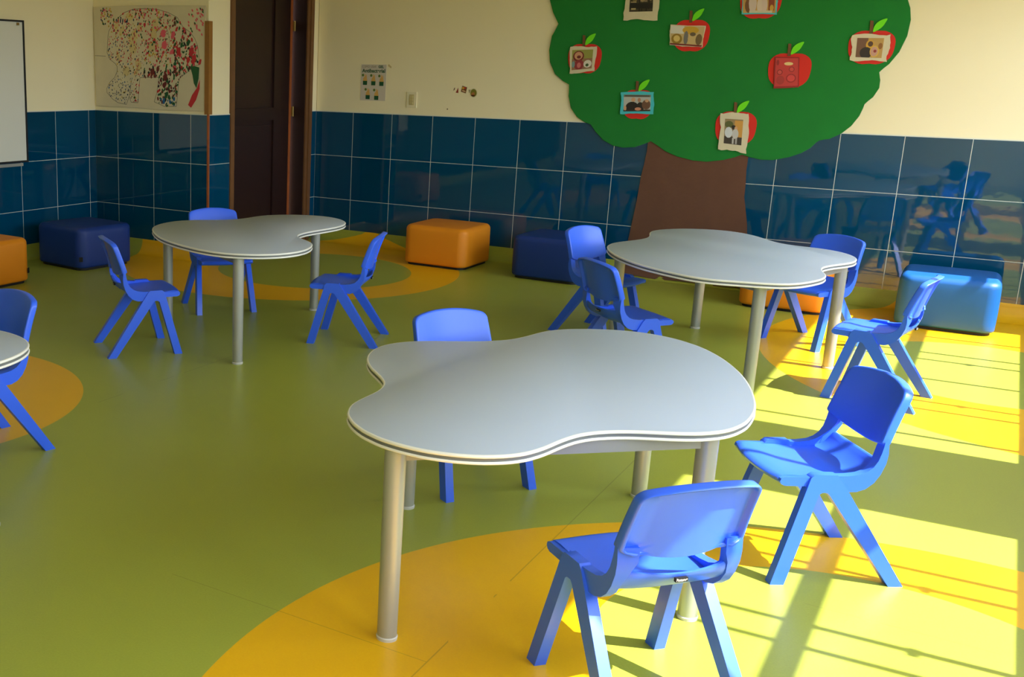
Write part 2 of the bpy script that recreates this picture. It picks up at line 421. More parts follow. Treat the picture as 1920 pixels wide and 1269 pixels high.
def apple_outline(cx, cz, w, h):
    p = []
    for i in range(40):
        t = 2*PI*i/40
        x = math.sin(t)*(1-.14*(.5-.5*math.cos(t)))
        z = math.cos(t)
        if abs(t) < .5 or t > 2*PI-.5:
            d = min(t, 2*PI-t); z -= .10*(1-d/.5)
        if abs(t-PI) < .4: z += .09*(1-abs(t-PI)/.4)
        sq = 1+.10*math.sin(2*t)**2
        p.append((cx+x*w/2*sq, cz+z*h/2*(1+.05*math.sin(2*t)**2)))
    return p
COLORS = {}
def cm(r, g, b):
    k = (r, g, b)
    if k not in COLORS: COLORS[k] = mat('ink_%d_%d_%d' % k, rgb(r, g, b), .6)
    return COLORS[k]
def bilerp(q, u, v):
    tl, tr, br, bl = q
    return tuple((tl[i]*(1-u)+tr[i]*u)*(1-v)+(bl[i]*(1-u)+br[i]*u)*v for i in (0, 1))

def apple(label, a, b, quad, border, margin, bg, people, stem=True, wavy=.004):
    cx, cz = (a[0]+b[0])/2, (a[1]+b[1])/2; w, h = b[0]-a[0], a[1]-b[1]
    o = thing('paper_apple', label, 'wall decoration', (cx, 0, cz), 0, 'apples with photos on the felt tree')
    bm = bmesh.new(); slab(bm, apple_outline(0, 0, w, h), -.0122, -.0165); from_bm('apple_shape', bm, M_red, o)
    sx = -.012; top = h/2-.028
    bm = bmesh.new(); slab(bm, [(sx-.012, top), (sx+.010, top), (sx+.004, top+.085), (sx-.016, top+.088)], -.0168, -.0205); from_bm('stem', bm, M_stem, o)
    bm = bmesh.new()
    lf = [(sx+.010, top+.012), (sx+.035, top+.022), (sx+.062, top+.045), (sx+.078, top+.075), (sx+.085, top+.100), (sx+.055, top+.092), (sx+.03, top+.075), (sx+.014, top+.05)]
    slab(bm, catmull(lf, 3), -.0168, -.0215); from_bm('leaf', bm, M_lime, o)
    q = [(x-cx, z-cz) for x, z in quad]
    rr = random.Random(int(cx*1000)); edge = []
    n = 10
    for (u0, v0), (u1, v1) in (((0, 0), (1, 0)), ((1, 0), (1, 1)), ((1, 1), (0, 1)), ((0, 1), (0, 0))):
        for k in range(n):
            x, z = bilerp(q, u0+(u1-u0)*k/n, v0+(v1-v0)*k/n)
            ph = rr.uniform(-1, 1)*wavy*.5+wavy*math.sin(k*2*PI/n*1.0+cx*9)
            if v0 == v1: z += ph
            else: x += ph
            edge.append((x, z))
    bm = bmesh.new(); slab(bm, edge, -.0216, -.0236); card = from_bm('photo_card', bm, border, o)
    bm = bmesh.new(); mats = []
    def put(pts, c, y):
        m = cm(*c)
        if m not in mats: mats.append(m)
        ngon(bm, [bilerp(q, margin[0]+(1-margin[0]-margin[2])*u, margin[1]+(1-margin[1]-margin[3])*v) for u, v in pts], y, mats.index(m))
    put([(0, 0), (1, 0), (1, 1), (0, 1)], bg, -.0240)
    y = -.0242
    for kind, u, v, s, c in people:
        if kind == 'r': put([(u, v), (u+s[0], v), (u+s[0], v+s[1]), (u, v+s[1])], c, y)
        else: put([(max(0, min(1, uu)), max(0, min(1, vv))) for uu, vv in ell(u, v, s[0], s[1], 14)], c, y)
        y -= .0001
    from_bm('picture', bm, mats, card, recalc=False)
    return o
SK, DK = (206, 158, 120), (38, 30, 26)
Q = lambda *a: list(a)
apple('red apple at the left edge of the tree with a reddish photo of a face', (1.963, 1.819), (2.249, 1.578), Q((1.985,1.788),(2.198,1.793),(2.196,1.604),(1.995,1.58)), M_paper, (.08, .12, .12, .12), (150, 150, 70),
      [('r', 0, .45, (1, .55), (150, 110, 80)), ('e', .32, .32, (.27, .27), (120, 40, 36)), ('e', .32, .3, (.2, .2), (205, 150, 115)), ('e', .34, .36, (.1, .08), (110, 40, 40)), ('e', .36, .76, (.24, .26), (150, 50, 56)), ('e', .36, .78, (.1, .14), (205, 110, 105)), ('e', .78, .74, (.2, .2), (222, 214, 200)), ('e', .76, .8, (.08, .08), (60, 90, 50)), ('e', .08, .72, (.08, .16), (120, 150, 150))])
apple('red apple near the tree top left of centre with a pale wide photo', (2.765, 1.996), (3.044, 1.753), Q((2.747,1.952),(3.002,1.944),(2.995,1.787),(2.753,1.805)), M_paper, (.02, .04, .02, .03), (200, 172, 120),
      [('r', 0, 0, (.4, .4), (216, 212, 200)), ('e', .6, .2, (.25, .2), (205, 160, 50)), ('e', .2, .68, (.17, .28), (150, 118, 40)), ('e', .2, .66, (.1, .17), (216, 188, 110)), ('e', .48, .6, (.07, .36), (120, 116, 110)), ('e', .68, .62, (.14, .3), (205, 176, 120)), ('e', .68, .4, (.09, .1), (110, 92, 66)), ('e', .88, .65, (.1, .28), (120, 96, 60)), ('r', 0, .92, (1, .08), (120, 40, 34))], wavy=.003)
apple('red apple low on the left of the tree with a teal-bordered group photo', (2.43, 1.474), (2.684, 1.238), Q((2.42,1.45),(2.675,1.453),(2.685,1.289),(2.433,1.277)), M_teal, (.09, .13, .09, .12), (180, 182, 176),
      [('r', 0, 0, (1, .14), (120, 118, 100)), ('r', .05, .05, (.9, .05), (60, 52, 42)), ('e', .32, .74, (.24, .32), DK), ('e', .36, .3, (.08, .13), SK), ('e', .58, .32, (.06, .13), (180, 130, 100)), ('e', .62, .78, (.14, .34), (46, 38, 30)), ('e', .84, .6, (.16, .3), (112, 78, 56)), ('e', .86, .36, (.07, .1), SK), ('r', 0, .9, (1, .1), (60, 46, 30)), ('e', .54, .86, (.12, .1), (206, 140, 110)), ('e', .06, .8, (.05, .14), SK)])
apple('red apple lowest on the tree with a tall wavy-edged photo of two people', (3.14, 1.336), (3.447, 1.074), Q((3.178,1.317),(3.382,1.315),(3.391,1.027),(3.193,1.045)), M_paper, (.17, .16, .2, .18), (150, 128, 90),
      [('r', .55, .05, (.45, .65), (206, 150, 70)), ('r', 0, .7, (1, .3), (66, 56, 48)), ('e', .24, .22, (.24, .14), (92, 96, 50)), ('e', .24, .54, (.22, .22), (206, 208, 210)), ('e', .5, .34, (.1, .08), (60, 44, 36)), ('e', .5, .3, (.12, .06), DK), ('e', .64, .36, (.09, .08), SK), ('e', .62, .58, (.18, .2), (196, 192, 188)), ('r', .46, .74, (.1, .24), (190, 186, 180)), ('r', .64, .74, (.1, .24), (170, 164, 160))], wavy=.006)
apple('red apple right of centre on the tree with a plain red-tinted photo', (3.46, 1.758), (3.763, 1.503), Q((3.507,1.723),(3.668,1.722),(3.69,1.512),(3.522,1.501)), cm(150, 36, 36), (.04, .03, .04, .06), (196, 60, 56),
      [('e', .58, .2, (.2, .06), (226, 196, 130)), ('e', .2, .5, (.13, .1), (140, 40, 40)), ('e', .2, .5, (.09, .07), (206, 80, 70)), ('e', .72, .4, (.13, .1), (150, 44, 44)), ('e', .72, .4, (.09, .07), (206, 76, 68)), ('e', .7, .72, (.22, .16), (160, 44, 44)), ('e', .7, .72, (.17, .12), (214, 70, 66)), ('e', .24, .78, (.18, .16), (170, 54, 50)), ('e', .1, .16, (.06, .1), (150, 44, 44))], wavy=.001)
apple('red apple at the right edge of the tree with a cream-bordered photo', (3.961, 1.913), (4.266, 1.674), Q((3.987,1.881),(4.223,1.88),(4.223,1.699),(3.994,1.707)), M_paper, (.14, .14, .16, .12), (190, 150, 84),
      [('r', 0, 0, (.42, 1), (120, 84, 62)), ('e', .5, .35, (.15, .26), (210, 160, 56)), ('e', .52, .3, (.1, .14), (90, 64, 50)), ('e', .38, .76, (.24, .3), (54, 46, 40)), ('e', .7, .68, (.18, .3), (214, 170, 70)), ('e', .69, .68, (.14, .25), (196, 150, 130)), ('e', .72, .66, (.06, .08), (150, 60, 60)), ('e', .9, .4, (.08, .16), (150, 100, 50))], wavy=.006)
apple('red apple right of centre at the top edge, with a golden photo', (3.214, 2.238), (3.514, 1.986), Q((3.229,2.209),(3.472,2.203),(3.483,2.021),(3.246,2.024)), M_teal, (.03, .03, .04, .05), (196, 150, 80),
      [('e', .18, .7, (.12, .3), (120, 80, 46)), ('e', .3, .6, (.12, .42), (206, 186, 176)), ('e', .52, .7, (.09, .32), (216, 196, 180)), ('e', .66, .66, (.09, .34), (214, 190, 176)), ('r', .78, .2, (.18, .7), (140, 66, 40)), ('e', .88, .8, (.06, .14), (206, 160, 60)), ('r', .2, .9, (.7, .1), (206, 196, 170)), ('e', .52, .3, (.08, .12), SK)], wavy=.002)
apple('dark photo in wavy cream border on the apple left of centre at the top edge', (2.40, 2.34), (2.66, 2.10), Q((2.385,2.274),(2.634,2.267),(2.647,1.993),(2.393,1.988)), M_paper, (.14, .12, .16, .22), (62, 52, 34),
      [('e', .22, .5, (.1, .12), (120, 104, 60)), ('e', .55, .5, (.1, .12), (150, 130, 80)), ('r', 0, .66, (1, .22), (30, 26, 20)), ('r', .05, .6, (.24, .04), (170, 150, 110)), ('r', .46, .56, (.3, .04), (150, 130, 110)), ('r', .8, .1, (.06, .8), (36, 24, 18)), ('r', .4, .1, (.06, .9), (30, 24, 16)), ('r', .08, .86, (.2, .06), (180, 165, 120)), ('r', .5, .88, (.06, .1), (36, 26, 14)), ('r', .7, .88, (.06, .1), (36, 26, 14)), ('e', .9, .45, (.07, .12), (150, 130, 90))], wavy=.007)

# ------------------------------------------------------------------ elephant painting
el = thing('elephant_painting', "child's painting of a dotted elephant on a cream cloth by the door", 'painting', (-1.04, YE, 1.65))
bm = bmesh.new()
ex, ez = -1.04, 1.65
pal = [rgb(216,205,176), rgb(40,60,92), rgb(196,44,52), rgb(226,92,110), rgb(30,88,48), rgb(206,168,44), rgb(36,34,34), rgb(110,34,34), rgb(34,96,150), rgb(120,116,102), rgb(170,176,160), rgb(214,194,140)]
pm = [M_sheet] + [mat('paint_%d' % i, c, .7) for i, c in enumerate(pal) if i]
c0 = [(-1.633,2.062),(-1.2,2.068),(-.424,2.055),(-.43,1.6),(-.425,1.234),(-.8,1.226),(-1.2,1.236),(-1.62,1.236),(-1.626,1.6),(-1.63,1.8)]
prism(bm, [(x-ex, z-ez) for x, z in c0], lambda x, z: (x, -.0005, z), lambda x, z: (x, -.006, z), 0)
E_ = [(-1.471,1.822),(-1.458,1.867),(-1.385,1.95),(-1.291,2.009),(-1.188,2.037),(-1.057,2.041),(-.928,2.033),(-.811,2.006),(-.715,1.966),(-.658,1.893),(-.582,1.85),(-.534,1.799),(-.506,1.742),(-.494,1.67),(-.487,1.597),(-.581,1.582),(-.61,1.537),(-.639,1.522),(-.697,1.484),(-.712,1.373),(-.726,1.26),(-.855,1.256),(-.965,1.29),(-.934,1.367),(-.913,1.491),(-1.119,1.484),(-1.143,1.277),(-1.22,1.279),(-1.24,1.328),(-1.273,1.258),(-1.367,1.27),(-1.43,1.299),(-1.493,1.352),(-1.497,1.383),(-1.459,1.438),(-1.405,1.478),(-1.372,1.533),(-1.372,1.571),(-1.392,1.594),(-1.455,1.631),(-1.485,1.685),(-1.478,1.753)]
def inside(x, z, P):
    c = False
    for i in range(len(P)):
        (x0, z0), (x1, z1) = P[i], P[i-1]
        if (z0 > z) != (z1 > z) and x < (x1-x0)*(z-z0)/(z1-z0)+x0: c = not c
    return c
def ribbon(P, w, mi, y, closed=False):
    n = len(P)
    for i in range(n if closed else n-1):
        (x0, z0), (x1, z1) = P[i], P[(i+1) % n]
        L = math.hypot(x1-x0, z1-z0) or 1; nx, nz = -(z1-z0)/L*w, (x1-x0)/L*w
        ngon(bm, [(x0+nx-ex, z0+nz-ez), (x1+nx-ex, z1+nz-ez), (x1-nx-ex, z1-nz-ez), (x0-nx-ex, z0-nz-ez)], y, mi)
ribbon(E_, .0022, 9, -.0064, True)
ribbon(catmull([(-.93,1.86),(-.88,1.9),(-.82,1.87),(-.80,1.78),(-.83,1.70),(-.90,1.68),(-.95,1.72),(-.95,1.8)], 3), .0018, 9, -.0064, True)
ribbon([(-1.626,1.66),(-1.5,1.655)], .002, 9, -.0064)
ribbon([(-1.24,1.328),(-1.21,1.47)], .002, 9, -.0064)
re_ = random.Random(11)
y = -.0066; cnt = 0
for k in range(16):
    x, z = re_.uniform(-1.4, -.95), re_.uniform(1.5, 2.0)
    if inside(x, z, E_):
        ngon(bm, ell(x-ex, z-ez, re_.uniform(.02, .045), re_.uniform(.03, .06), 12, re_.uniform(-.6, .6)), y, 11); y -= .000004
while cnt < 1150:
    x, z = re_.uniform(-1.5, -.48), re_.uniform(1.25, 2.04)
    if not inside(x, z, E_): continue
    if -1.12 < x < -.93 and z < 1.49: continue
    u = (x+1.5)/1.02; v = (z-1.25)/.79
    if u < .3 and v < .4: ch = [1,1,1,5,6,8]; s = .0052
    elif u < .42 and v < .68: ch = [1,1,6,5,3,2,8,2]; s = .0060
    elif u < .42: ch = [2,3,5,2,1,3,4]; s = .0078
    elif v < .16: ch = [4,8,4,6,7]; s = .011
    elif v < .42: ch = [6,4,7,7,6,4,2]; s = .0115
    elif u < .72: ch = [3,3,4,2,5,3,4,2]; s = .0080
    else: ch = [4,2,3,4,2,6,7]; s = .0115
    a = re_.uniform(.6, 1.35)*s
    ngon(bm, ell(x-ex, z-ez, a*re_.uniform(.5, .9), a*re_.uniform(.8, 1.5), 7, re_.uniform(-.9, .5)), y, re_.choice(ch)); y -= .0000015; cnt += 1
for x, z, r, c in ((-.86,1.84,.03,3),(-.85,1.75,.034,3),(-.76,1.83,.026,3),(-.77,1.70,.02,3),(-1.06,1.99,.014,3),(-1.06,1.91,.016,2),(-.60,1.77,.024,4),(-.67,1.75,.02,4),(-.70,1.70,.03,2),(-.57,1.70,.034,2),(-.54,1.64,.036,2),(-.60,1.63,.022,2),(-.48,1.62,.02,2),(-.84,1.50,.03,7),(-.85,1.43,.024,7),(-.83,1.35,.026,4),(-.86,1.30,.02,8),(-.80,1.33,.018,4),(-.75,1.32,.014,8),(-.98,1.53,.026,7),(-.92,1.56,.02,7),(-1.18,1.32,.01,4)):
    pts = [(px+re_.uniform(-.25, .25)*r, pz+re_.uniform(-.25, .25)*r) for px, pz in ell(x-ex, z-ez, r*.8, r*1.15, 11, -.3)]
    ngon(bm, pts, y, c); y -= .000004
for x in (-1.35,-1.325,-1.30,-1.275,-1.25):
    ngon(bm, ell(x-ex, 1.945-ez, .006, .02, 8, -.1), y, re_.choice([1,2,1])); y -= .000004
for k in range(46):
    x, z = re_.uniform(-1.55, -1.4), re_.uniform(1.9, 2.05)
    if inside(x, z, E_): continue
    ngon(bm, ell(x-ex, z-ez, .006, .009, 7), y, re_.choice([4,5,3,1])); y -= .000004
for k in range(34):
    x, z = re_.uniform(-.6, -.45), re_.uniform(1.82, 2.03)
    if inside(x, z, E_): continue
    ngon(bm, ell(x-ex, z-ez, .007, .012, 7, .6), y, re_.choice([3,3,4,3])); y -= .000004
for P, c in (([(-.581,1.582),(-.534,1.586),(-.487,1.576),(-.494,1.488),(-.516,1.411),(-.543,1.451),(-.557,1.516)], 4), ([(-.481,1.481),(-.483,1.408),(-.519,1.319),(-.571,1.254),(-.602,1.276),(-.562,1.355),(-.51,1.415)], 2)):
    ngon(bm, [(a-ex, b-ez) for a, b in P], y, c); y -= .00002
from_bm('painted_cloth', bm, pm, el, recalc=False)

# ------------------------------------------------------------------ poster, switch, stickers
po = thing('hand_gel_poster', 'small hand-gel poster with green lettering and five hands on cream wall', 'poster', (.193, 0, 1.47))
bm = bmesh.new(); slab(bm, [(-.129, -.157), (.127, -.157), (.129, .159), (-.128, .159)], T-.001, T-.003); from_bm('sheet', bm, M_poster, po)
def text(name, body, size, m, parent, loc, rot=(PI/2, 0, 0), width=None, bold=0.0):
    cu = bpy.data.curves.new(name, 'FONT'); cu.body = body; cu.size = size; cu.align_x = 'CENTER'; cu.align_y = 'CENTER'; cu.offset = bold
    to = bpy.data.objects.new(name, cu); COL.objects.link(to)
    bpy.context.view_layer.update()
    me = bpy.data.meshes.new_from_object(to.evaluated_get(bpy.context.evaluated_depsgraph_get()))
    bpy.data.objects.remove(to)
    xs = [v.co.x for v in me.vertices]
    if width:
        k = width/(max(xs)-min(xs))
        for v in me.vertices: v.co.x *= k
    me.materials.clear()
    o = link(name, me, m, parent); o.location = loc; o.rotation_euler = rot
    return o
text('lettering', 'COMO USAR', .028, M_grey, po, (-.047, T-.0035, .139), width=.145)
text('lettering', 'GEL', .031, M_dgreen, po, (.073, T-.0035, .139), width=.055, bold=.0012)
text('lettering', 'Antibacterial', .044, M_dgreen, po, (0, T-.0035, .103), width=.235, bold=.0014)
for cx, cz in ((-.085, .035), (0, .033), (.083, .03), (-.052, -.09), (.036, -.094)):
    bm = bmesh.new()
    ngon(bm, ell(cx-.024, cz+.030, .012, .012), T-.0034, 1)
    slab(bm, [(cx-.021, cz-.056), (cx+.021, cz-.056), (cx+.022, cz-.018), (cx+.016, cz+.012), (cx+.014, cz+.034), (cx+.008, cz+.036), (cx+.004, cz+.016), (cx, cz+.040), (cx-.006, cz+.040), (cx-.008, cz+.014), (cx-.018, cz+.006), (cx-.022, cz-.018)], T-.0032, T-.0034, 2)
    ngon(bm, [(cx-.021, cz-.056), (cx+.021, cz-.056), (cx+.022, cz-.020), (cx-.022, cz-.020)], T-.0036, 0)
    from_bm('hand_picture', bm, [M_dgreen, M_mgreen, M_skin], po, recalc=False)
tp = bmesh.new(); slab(tp, [(.140, .148), (.172, .128), (.178, .142), (.148, .166)], T-.001, T-.002)
o = from_bm('tape_scrap', tp, mat('tape', rgb(206, 184, 130), .6)); o.location = (.193, 0, 1.47)
o['label'] = 'scrap of tape on the cream wall beside the poster corner'; o['category'] = 'tape'

sw = thing('light_switch', 'cream light switch plate low on the back wall beside the poster', 'light switch', (.587, 0, 1.332))
bm = bmesh.new(); box(bm, (-.047, T-.010, -.068), (.047, T, .068)); bevel_all(bm, .003); from_bm('cover_plate', bm, M_plate, sw, 40)
bm = bmesh.new(); box(bm, (-.023, T-.0115, -.045), (.023, T-.010, .045)); from_bm('insert', bm, mat('insert', rgb(186, 172, 118), .5), sw)
for z in (-.027, 0, .027):
    bm = bmesh.new(); box(bm, (-.016, T-.018, z-.011), (.016, T-.0115, z+.011)); bevel_all(bm, .002); from_bm('rocker', bm, mat('rocker', rgb(200, 186, 132), .45), sw, 40)
def sticker(name, label, build, loc):
    bm = bmesh.new(); ms = build(bm); o = from_bm(name, bm, ms, recalc=False); o.location = loc
    o['label'] = label; o['category'] = 'sticker'
    return o
M_stw = mat('sticker_back', rgb(226, 214, 176), .7)
sticker('wall_sticker', 'tiny slanted brown sticker scrap on the wall, left of the red triangle sticker', lambda b: (slab(b, [(-.006, -.012), (.004, -.006), (.010, .014), (.0, .010)], T-.001, T-.002), [mat('st1', rgb(120, 90, 60), .6)])[1], (.984, 0, 1.432))
sticker('wall_sticker', 'small dark red triangle sticker on the cream wall', lambda b: (slab(b, [(-.013, -.020), (.012, -.022), (.008, .024)], T-.001, T-.002), [mat('st2', rgb(140, 44, 24), .6)])[1], (1.014, 0, 1.424))
def sq(b):
    slab(b, [(-.030, -.020), (.022, -.036), (.034, .022), (-.018, .036)], T-.001, T-.002, 0)
    slab(b, [(-.026, -.017), (.019, -.031), (.029, .019), (-.015, .031)], T-.0021, T-.0024, 1)
    ngon(b, ell(-.006, .012, .012, .010), T-.0026, 2); ngon(b, ell(.010, .014, .009, .009), T-.0026, 3); ngon(b, ell(.0, -.012, .018, .006, 12, -.3), T-.0026, 4)
    return [M_stw, cm(112, 62, 26), cm(216, 160, 40), cm(196, 60, 40), cm(206, 170, 130)]
sticker('wall_sticker', 'square brown picture sticker on the cream wall', sq, (1.075, 0, 1.432))
def rd(b):
    slab(b, ell(0, 0, .036, .040, 20), T-.001, T-.002, 0); slab(b, ell(0, 0, .029, .033, 20), T-.0021, T-.0024, 1)
    ngon(b, ell(-.004, -.008, .017, .013, 12, .4), T-.0026, 2); ngon(b, ell(-.004, -.022, .018, .007), T-.0026, 3)
    return [M_stw, cm(128, 120, 34), cm(176, 110, 60), cm(96, 40, 16)]
sticker('wall_sticker', 'round olive sticker, rightmost of the stickers on the cream wall', rd, (1.166, 0, 1.406))
sticker('wall_sticker', 'faint grey sticker scrap touching the round olive sticker', lambda b: (slab(b, [(-.004, -.014), (.002, -.014), (.012, .012), (-.010, .012)], T-.001, T-.002), [mat('st3', rgb(170, 160, 130), .6)])[1], (1.128, 0, 1.420))
o = sticker('wall_plug', 'small dark screw hole plug in the cream wall under the stickers', lambda b: (slab(b, ell(0, 0, .006, .006), T-.001, T-.003), [cm(120, 100, 66)])[1], (.932, 0, 1.263)); o['category'] = 'wall plug'

# ------------------------------------------------------------------ chair
def smoothstep(t): t = max(0, min(1, t)); return t*t*(3-2*t)
def make_chair(label, loc, rz):
    ch = thing('school_chair', label, 'chair', loc, rz, 'blue school chairs around the tables')
    # seat and lower back: one dished shell
    prof = [(.176,.323),(.196,.325),(.207,.332),(.210,.341),(.205,.349),(.192,.353),(.165,.354),(.12,.351),(.07,.347),(.02,.343),(-.02,.341),(-.048,.344),(-.070,.353),(-.084,.367),(-.092,.382),(-.096,.394),(-.100,.398)]
    und = [(-.106,.397),(-.108,.390),(-.105,.376),(-.096,.358),(-.080,.342),(-.055,.333),(-.02,.331),(.02,.333),(.07,.337),(.12,.341),(.158,.343),(.172,.338)]
    loop = prof+und
    bm = bmesh.new(); U = 20; rows = []
    for i in range(U+1):
        u = -1+2*i/U; r = []
        for (y, z) in loop:
            hw = .158 if y > .1 else .158+.0*y
            hb = smoothstep((z-.345)/.07) if y < 0 else 0
            yy = y-.026*(1-u*u)*hb
            if y > .1: yy += (.016*(1-u*u))*(y-.1)/.11
            zz = z+(.008*abs(u)**3)*(1-hb)*(1 if y < .1 else .4)-.006*(1-u*u)*(1-hb)*(1 if -.06 < y < .14 else 0)
            if hb > 0: zz += hb*.016*abs(u)**2.2
            r.append(bm.verts.new((u*hw, yy, zz)))
        rows.append(r)
    m = len(loop)
    for i in range(U):
        for k in range(m): bm.faces.new((rows[i][k], rows[i][(k+1) % m], rows[i+1][(k+1) % m], rows[i+1][k]))
    bm.faces.new(rows[0]); bm.faces.new(rows[-1][::-1])
    from_bm('seat', bm, M_blue, ch, 50)
    # side frames: front wing, hip and rear arm carrying the backrest
    side = [(-.102,.475),(-.101,.462),(-.097,.440),(-.090,.414),(-.078,.393),(-.060,.377),(-.036,.367),(0,.362),(.03,.361),(.11,.361),(.118,.354),(.196,.354),(.206,.349),(.209,.340),(.204,.331),(.192,.326),(.128,.325),(.10,.315),(.05,.312),(.0,.309),(-.035,.310),(-.062,.320),(-.086,.341),(-.103,.370),(-.115,.405),(-.118,.436),(-.116,.460),(-.115,.475)]
    for s in (-1, 1):
        bm = bmesh.new()
        prism(bm, side, lambda y, z: (s*(.148-.026*smoothstep((z-.375)/.07)), y-.010*smoothstep((z-.38)/.08), z), lambda y, z: (s*(.174+.002*(y < .1)), y, z))
        bevel_all(bm, .004, 2, 50)
        from_bm('side_frame', bm, M_blue, ch, 45)
    # legs: splayed front and rear limbs of each inverted V
    fr = [(.070,.366),(.104,.366),(.116,.356),(.2125,0),(.1685,0),(.086,.302),(.078,.308),(.070,.309)]
    rr = [(.070,.366),(.070,.309),(.060,.308),(.052,.300),(-.1665,0),(-.2135,0),(.020,.352),(.034,.366)]
    for s in (-1, 1):
        for pts in (fr, rr):
            bm = bmesh.new()
            def fx(top, bot): return lambda y, z: (s*(bot+(top-bot)*z/.366), y, z)
            prism(bm, pts, fx(.150, .170), fx(.182, .205))
            es = [e for e in bm.edges if len(e.link_faces) == 2 and e.calc_face_angle(0) > .4 and not all(abs(v.co.y-.07) < 1e-4 for v in e.verts) and not all(v.co.z < .001 for v in e.verts)]
            bmesh.ops.bevel(bm, geom=es, offset=.005, segments=2, profile=.6, affect='EDGES')
            from_bm('leg', bm, M_blue, ch, 40)
    # backrest: curved panel with a turned-back rim and a recessed rear face
    def M(u, w, d):
        zb = .442+.030*u*u; zt = .655-.022*abs(u)**2.2
        z = zb+(zt-zb)*w
        y = -.088-.046*w-.030*(1-u*u)-.012*w*w
        if d > .009: d = .009+(d-.009)*max(smoothstep((w-.02)/.35), smoothstep((abs(u)-.62)/.12))
        return Vector((u*(.176-.009*w), y-d, z-d*.22))
    def rrect(k, n=14):
        """rounded rectangle in (u,w) space scaled about its middle by k"""
        P = []; r = .13
        for cx, cy, a0 in ((1-r, 1-r*.9, 0), (-(1-r), 1-r*.9, 90), (-(1-r*.5), r*.35, 180), (1-r*.5, r*.35, 270)):
            rx = r if a0 < 180 else r*.5; ry = r*.9 if a0 < 180 else r*.35
            for j in range(6):
                a = math.radians(a0+90*j/5); P.append((cx+rx*math.cos(a), cy+ry*math.sin(a)))
        # subdivide long sides
        Q = []
        for i in range(len(P)):
            a, b = P[i], P[(i+1) % len(P)]; L = math.hypot((b[0]-a[0])*.17, (b[1]-a[1])*.2)
            q = max(1, int(L/.02))
            for t in range(q): Q.append((a[0]+(b[0]-a[0])*t/q, a[1]+(b[1]-a[1])*t/q))
        return [(x*k, .5+(yy-.5)*k) for x, yy in Q]
    bm = bmesh.new(); rings = []
    for k, d in ((.12, .0), (.35, .0), (.6, .0), (.8, .0), (.93, .0), (.975, .0008), (.995, .004), (1.0, .009), (1.0, .024), (.994, .028), (.975, .030), (.945, .029), (.93, .026), (.915, .014), (.89, .010), (.6, .009), (.3, .009), (.1, .009)):
        rings.append([bm.verts.new(M(u, w, d)) for u, w in rrect(k)])
    n = len(rings[0])
    for a, b in zip(rings, rings[1:]):
        for i in range(n): bm.faces.new((a[i], a[(i+1) % n], b[(i+1) % n], b[i]))
    bm.faces.new(rings[0]); bm.faces.new(rings[-1][::-1])
    from_bm('backrest', bm, M_blue, ch, 50)
    # central strut behind the slot is open; small maker's plate on the lower back
    bm = bmesh.new(); box(bm, (-.017, -.1325, .376), (.017, -.1245, .387)); pl = from_bm('name_plate', bm, M_black, ch)
    text('plate_lettering', 'Postura+', .011, M_white, pl, (0, -.1330, .3815), rot=(PI/2, 0, 0), width=.030)
    return ch
CH = [
 ((4.410, -6.100), math.radians(49.2), 'foreground blue school chair seen from behind, its rear legs cut by the bottom edge'),
 ((4.647, -4.940), 2.165, 'sunlit blue school chair at the right end of the nearest table, facing left'),
 ((3.393, -4.948), math.radians(236.8), 'blue school chair behind the nearest table, only backrest top and two legs showing'),
 ((1.619, -5.847), math.radians(166.6), 'blue school chair cut by the left edge of the photo beside the yellow floor disc'),
 ((1.020, -4.190), 5.671, 'blue school chair facing right at the left end of the left-hand table'),
 ((.736, -3.029), math.radians(233.1), 'blue school chair behind the left-hand table, nearest the dark wooden door'),
 ((1.873, -3.235), 1.892, 'blue school chair facing left on the right side of the left-hand table'),
 ((4.634, -2.626), 1.433, 'sunlit blue school chair facing left in front of the sunlit blue ottoman'),
 ((4.160, -1.533), 2.632, 'blue school chair behind the right end of the tree-side table, before an orange ottoman'),
 ((3.023, -2.120), 4.397, 'blue school chair beside the navy ottoman, bright inner backrest towards the viewer'),
 ((3.442, -3.130), 5.587, 'shaded blue school chair with its dark back turned, left of the table by the tree'),
]
c0_ = make_chair(CH[0][2], (*CH[0][0], 0), CH[0][1])
for (x, y), a, lb in CH[1:]: dup(c0_, (x, y, 0), a, lb)

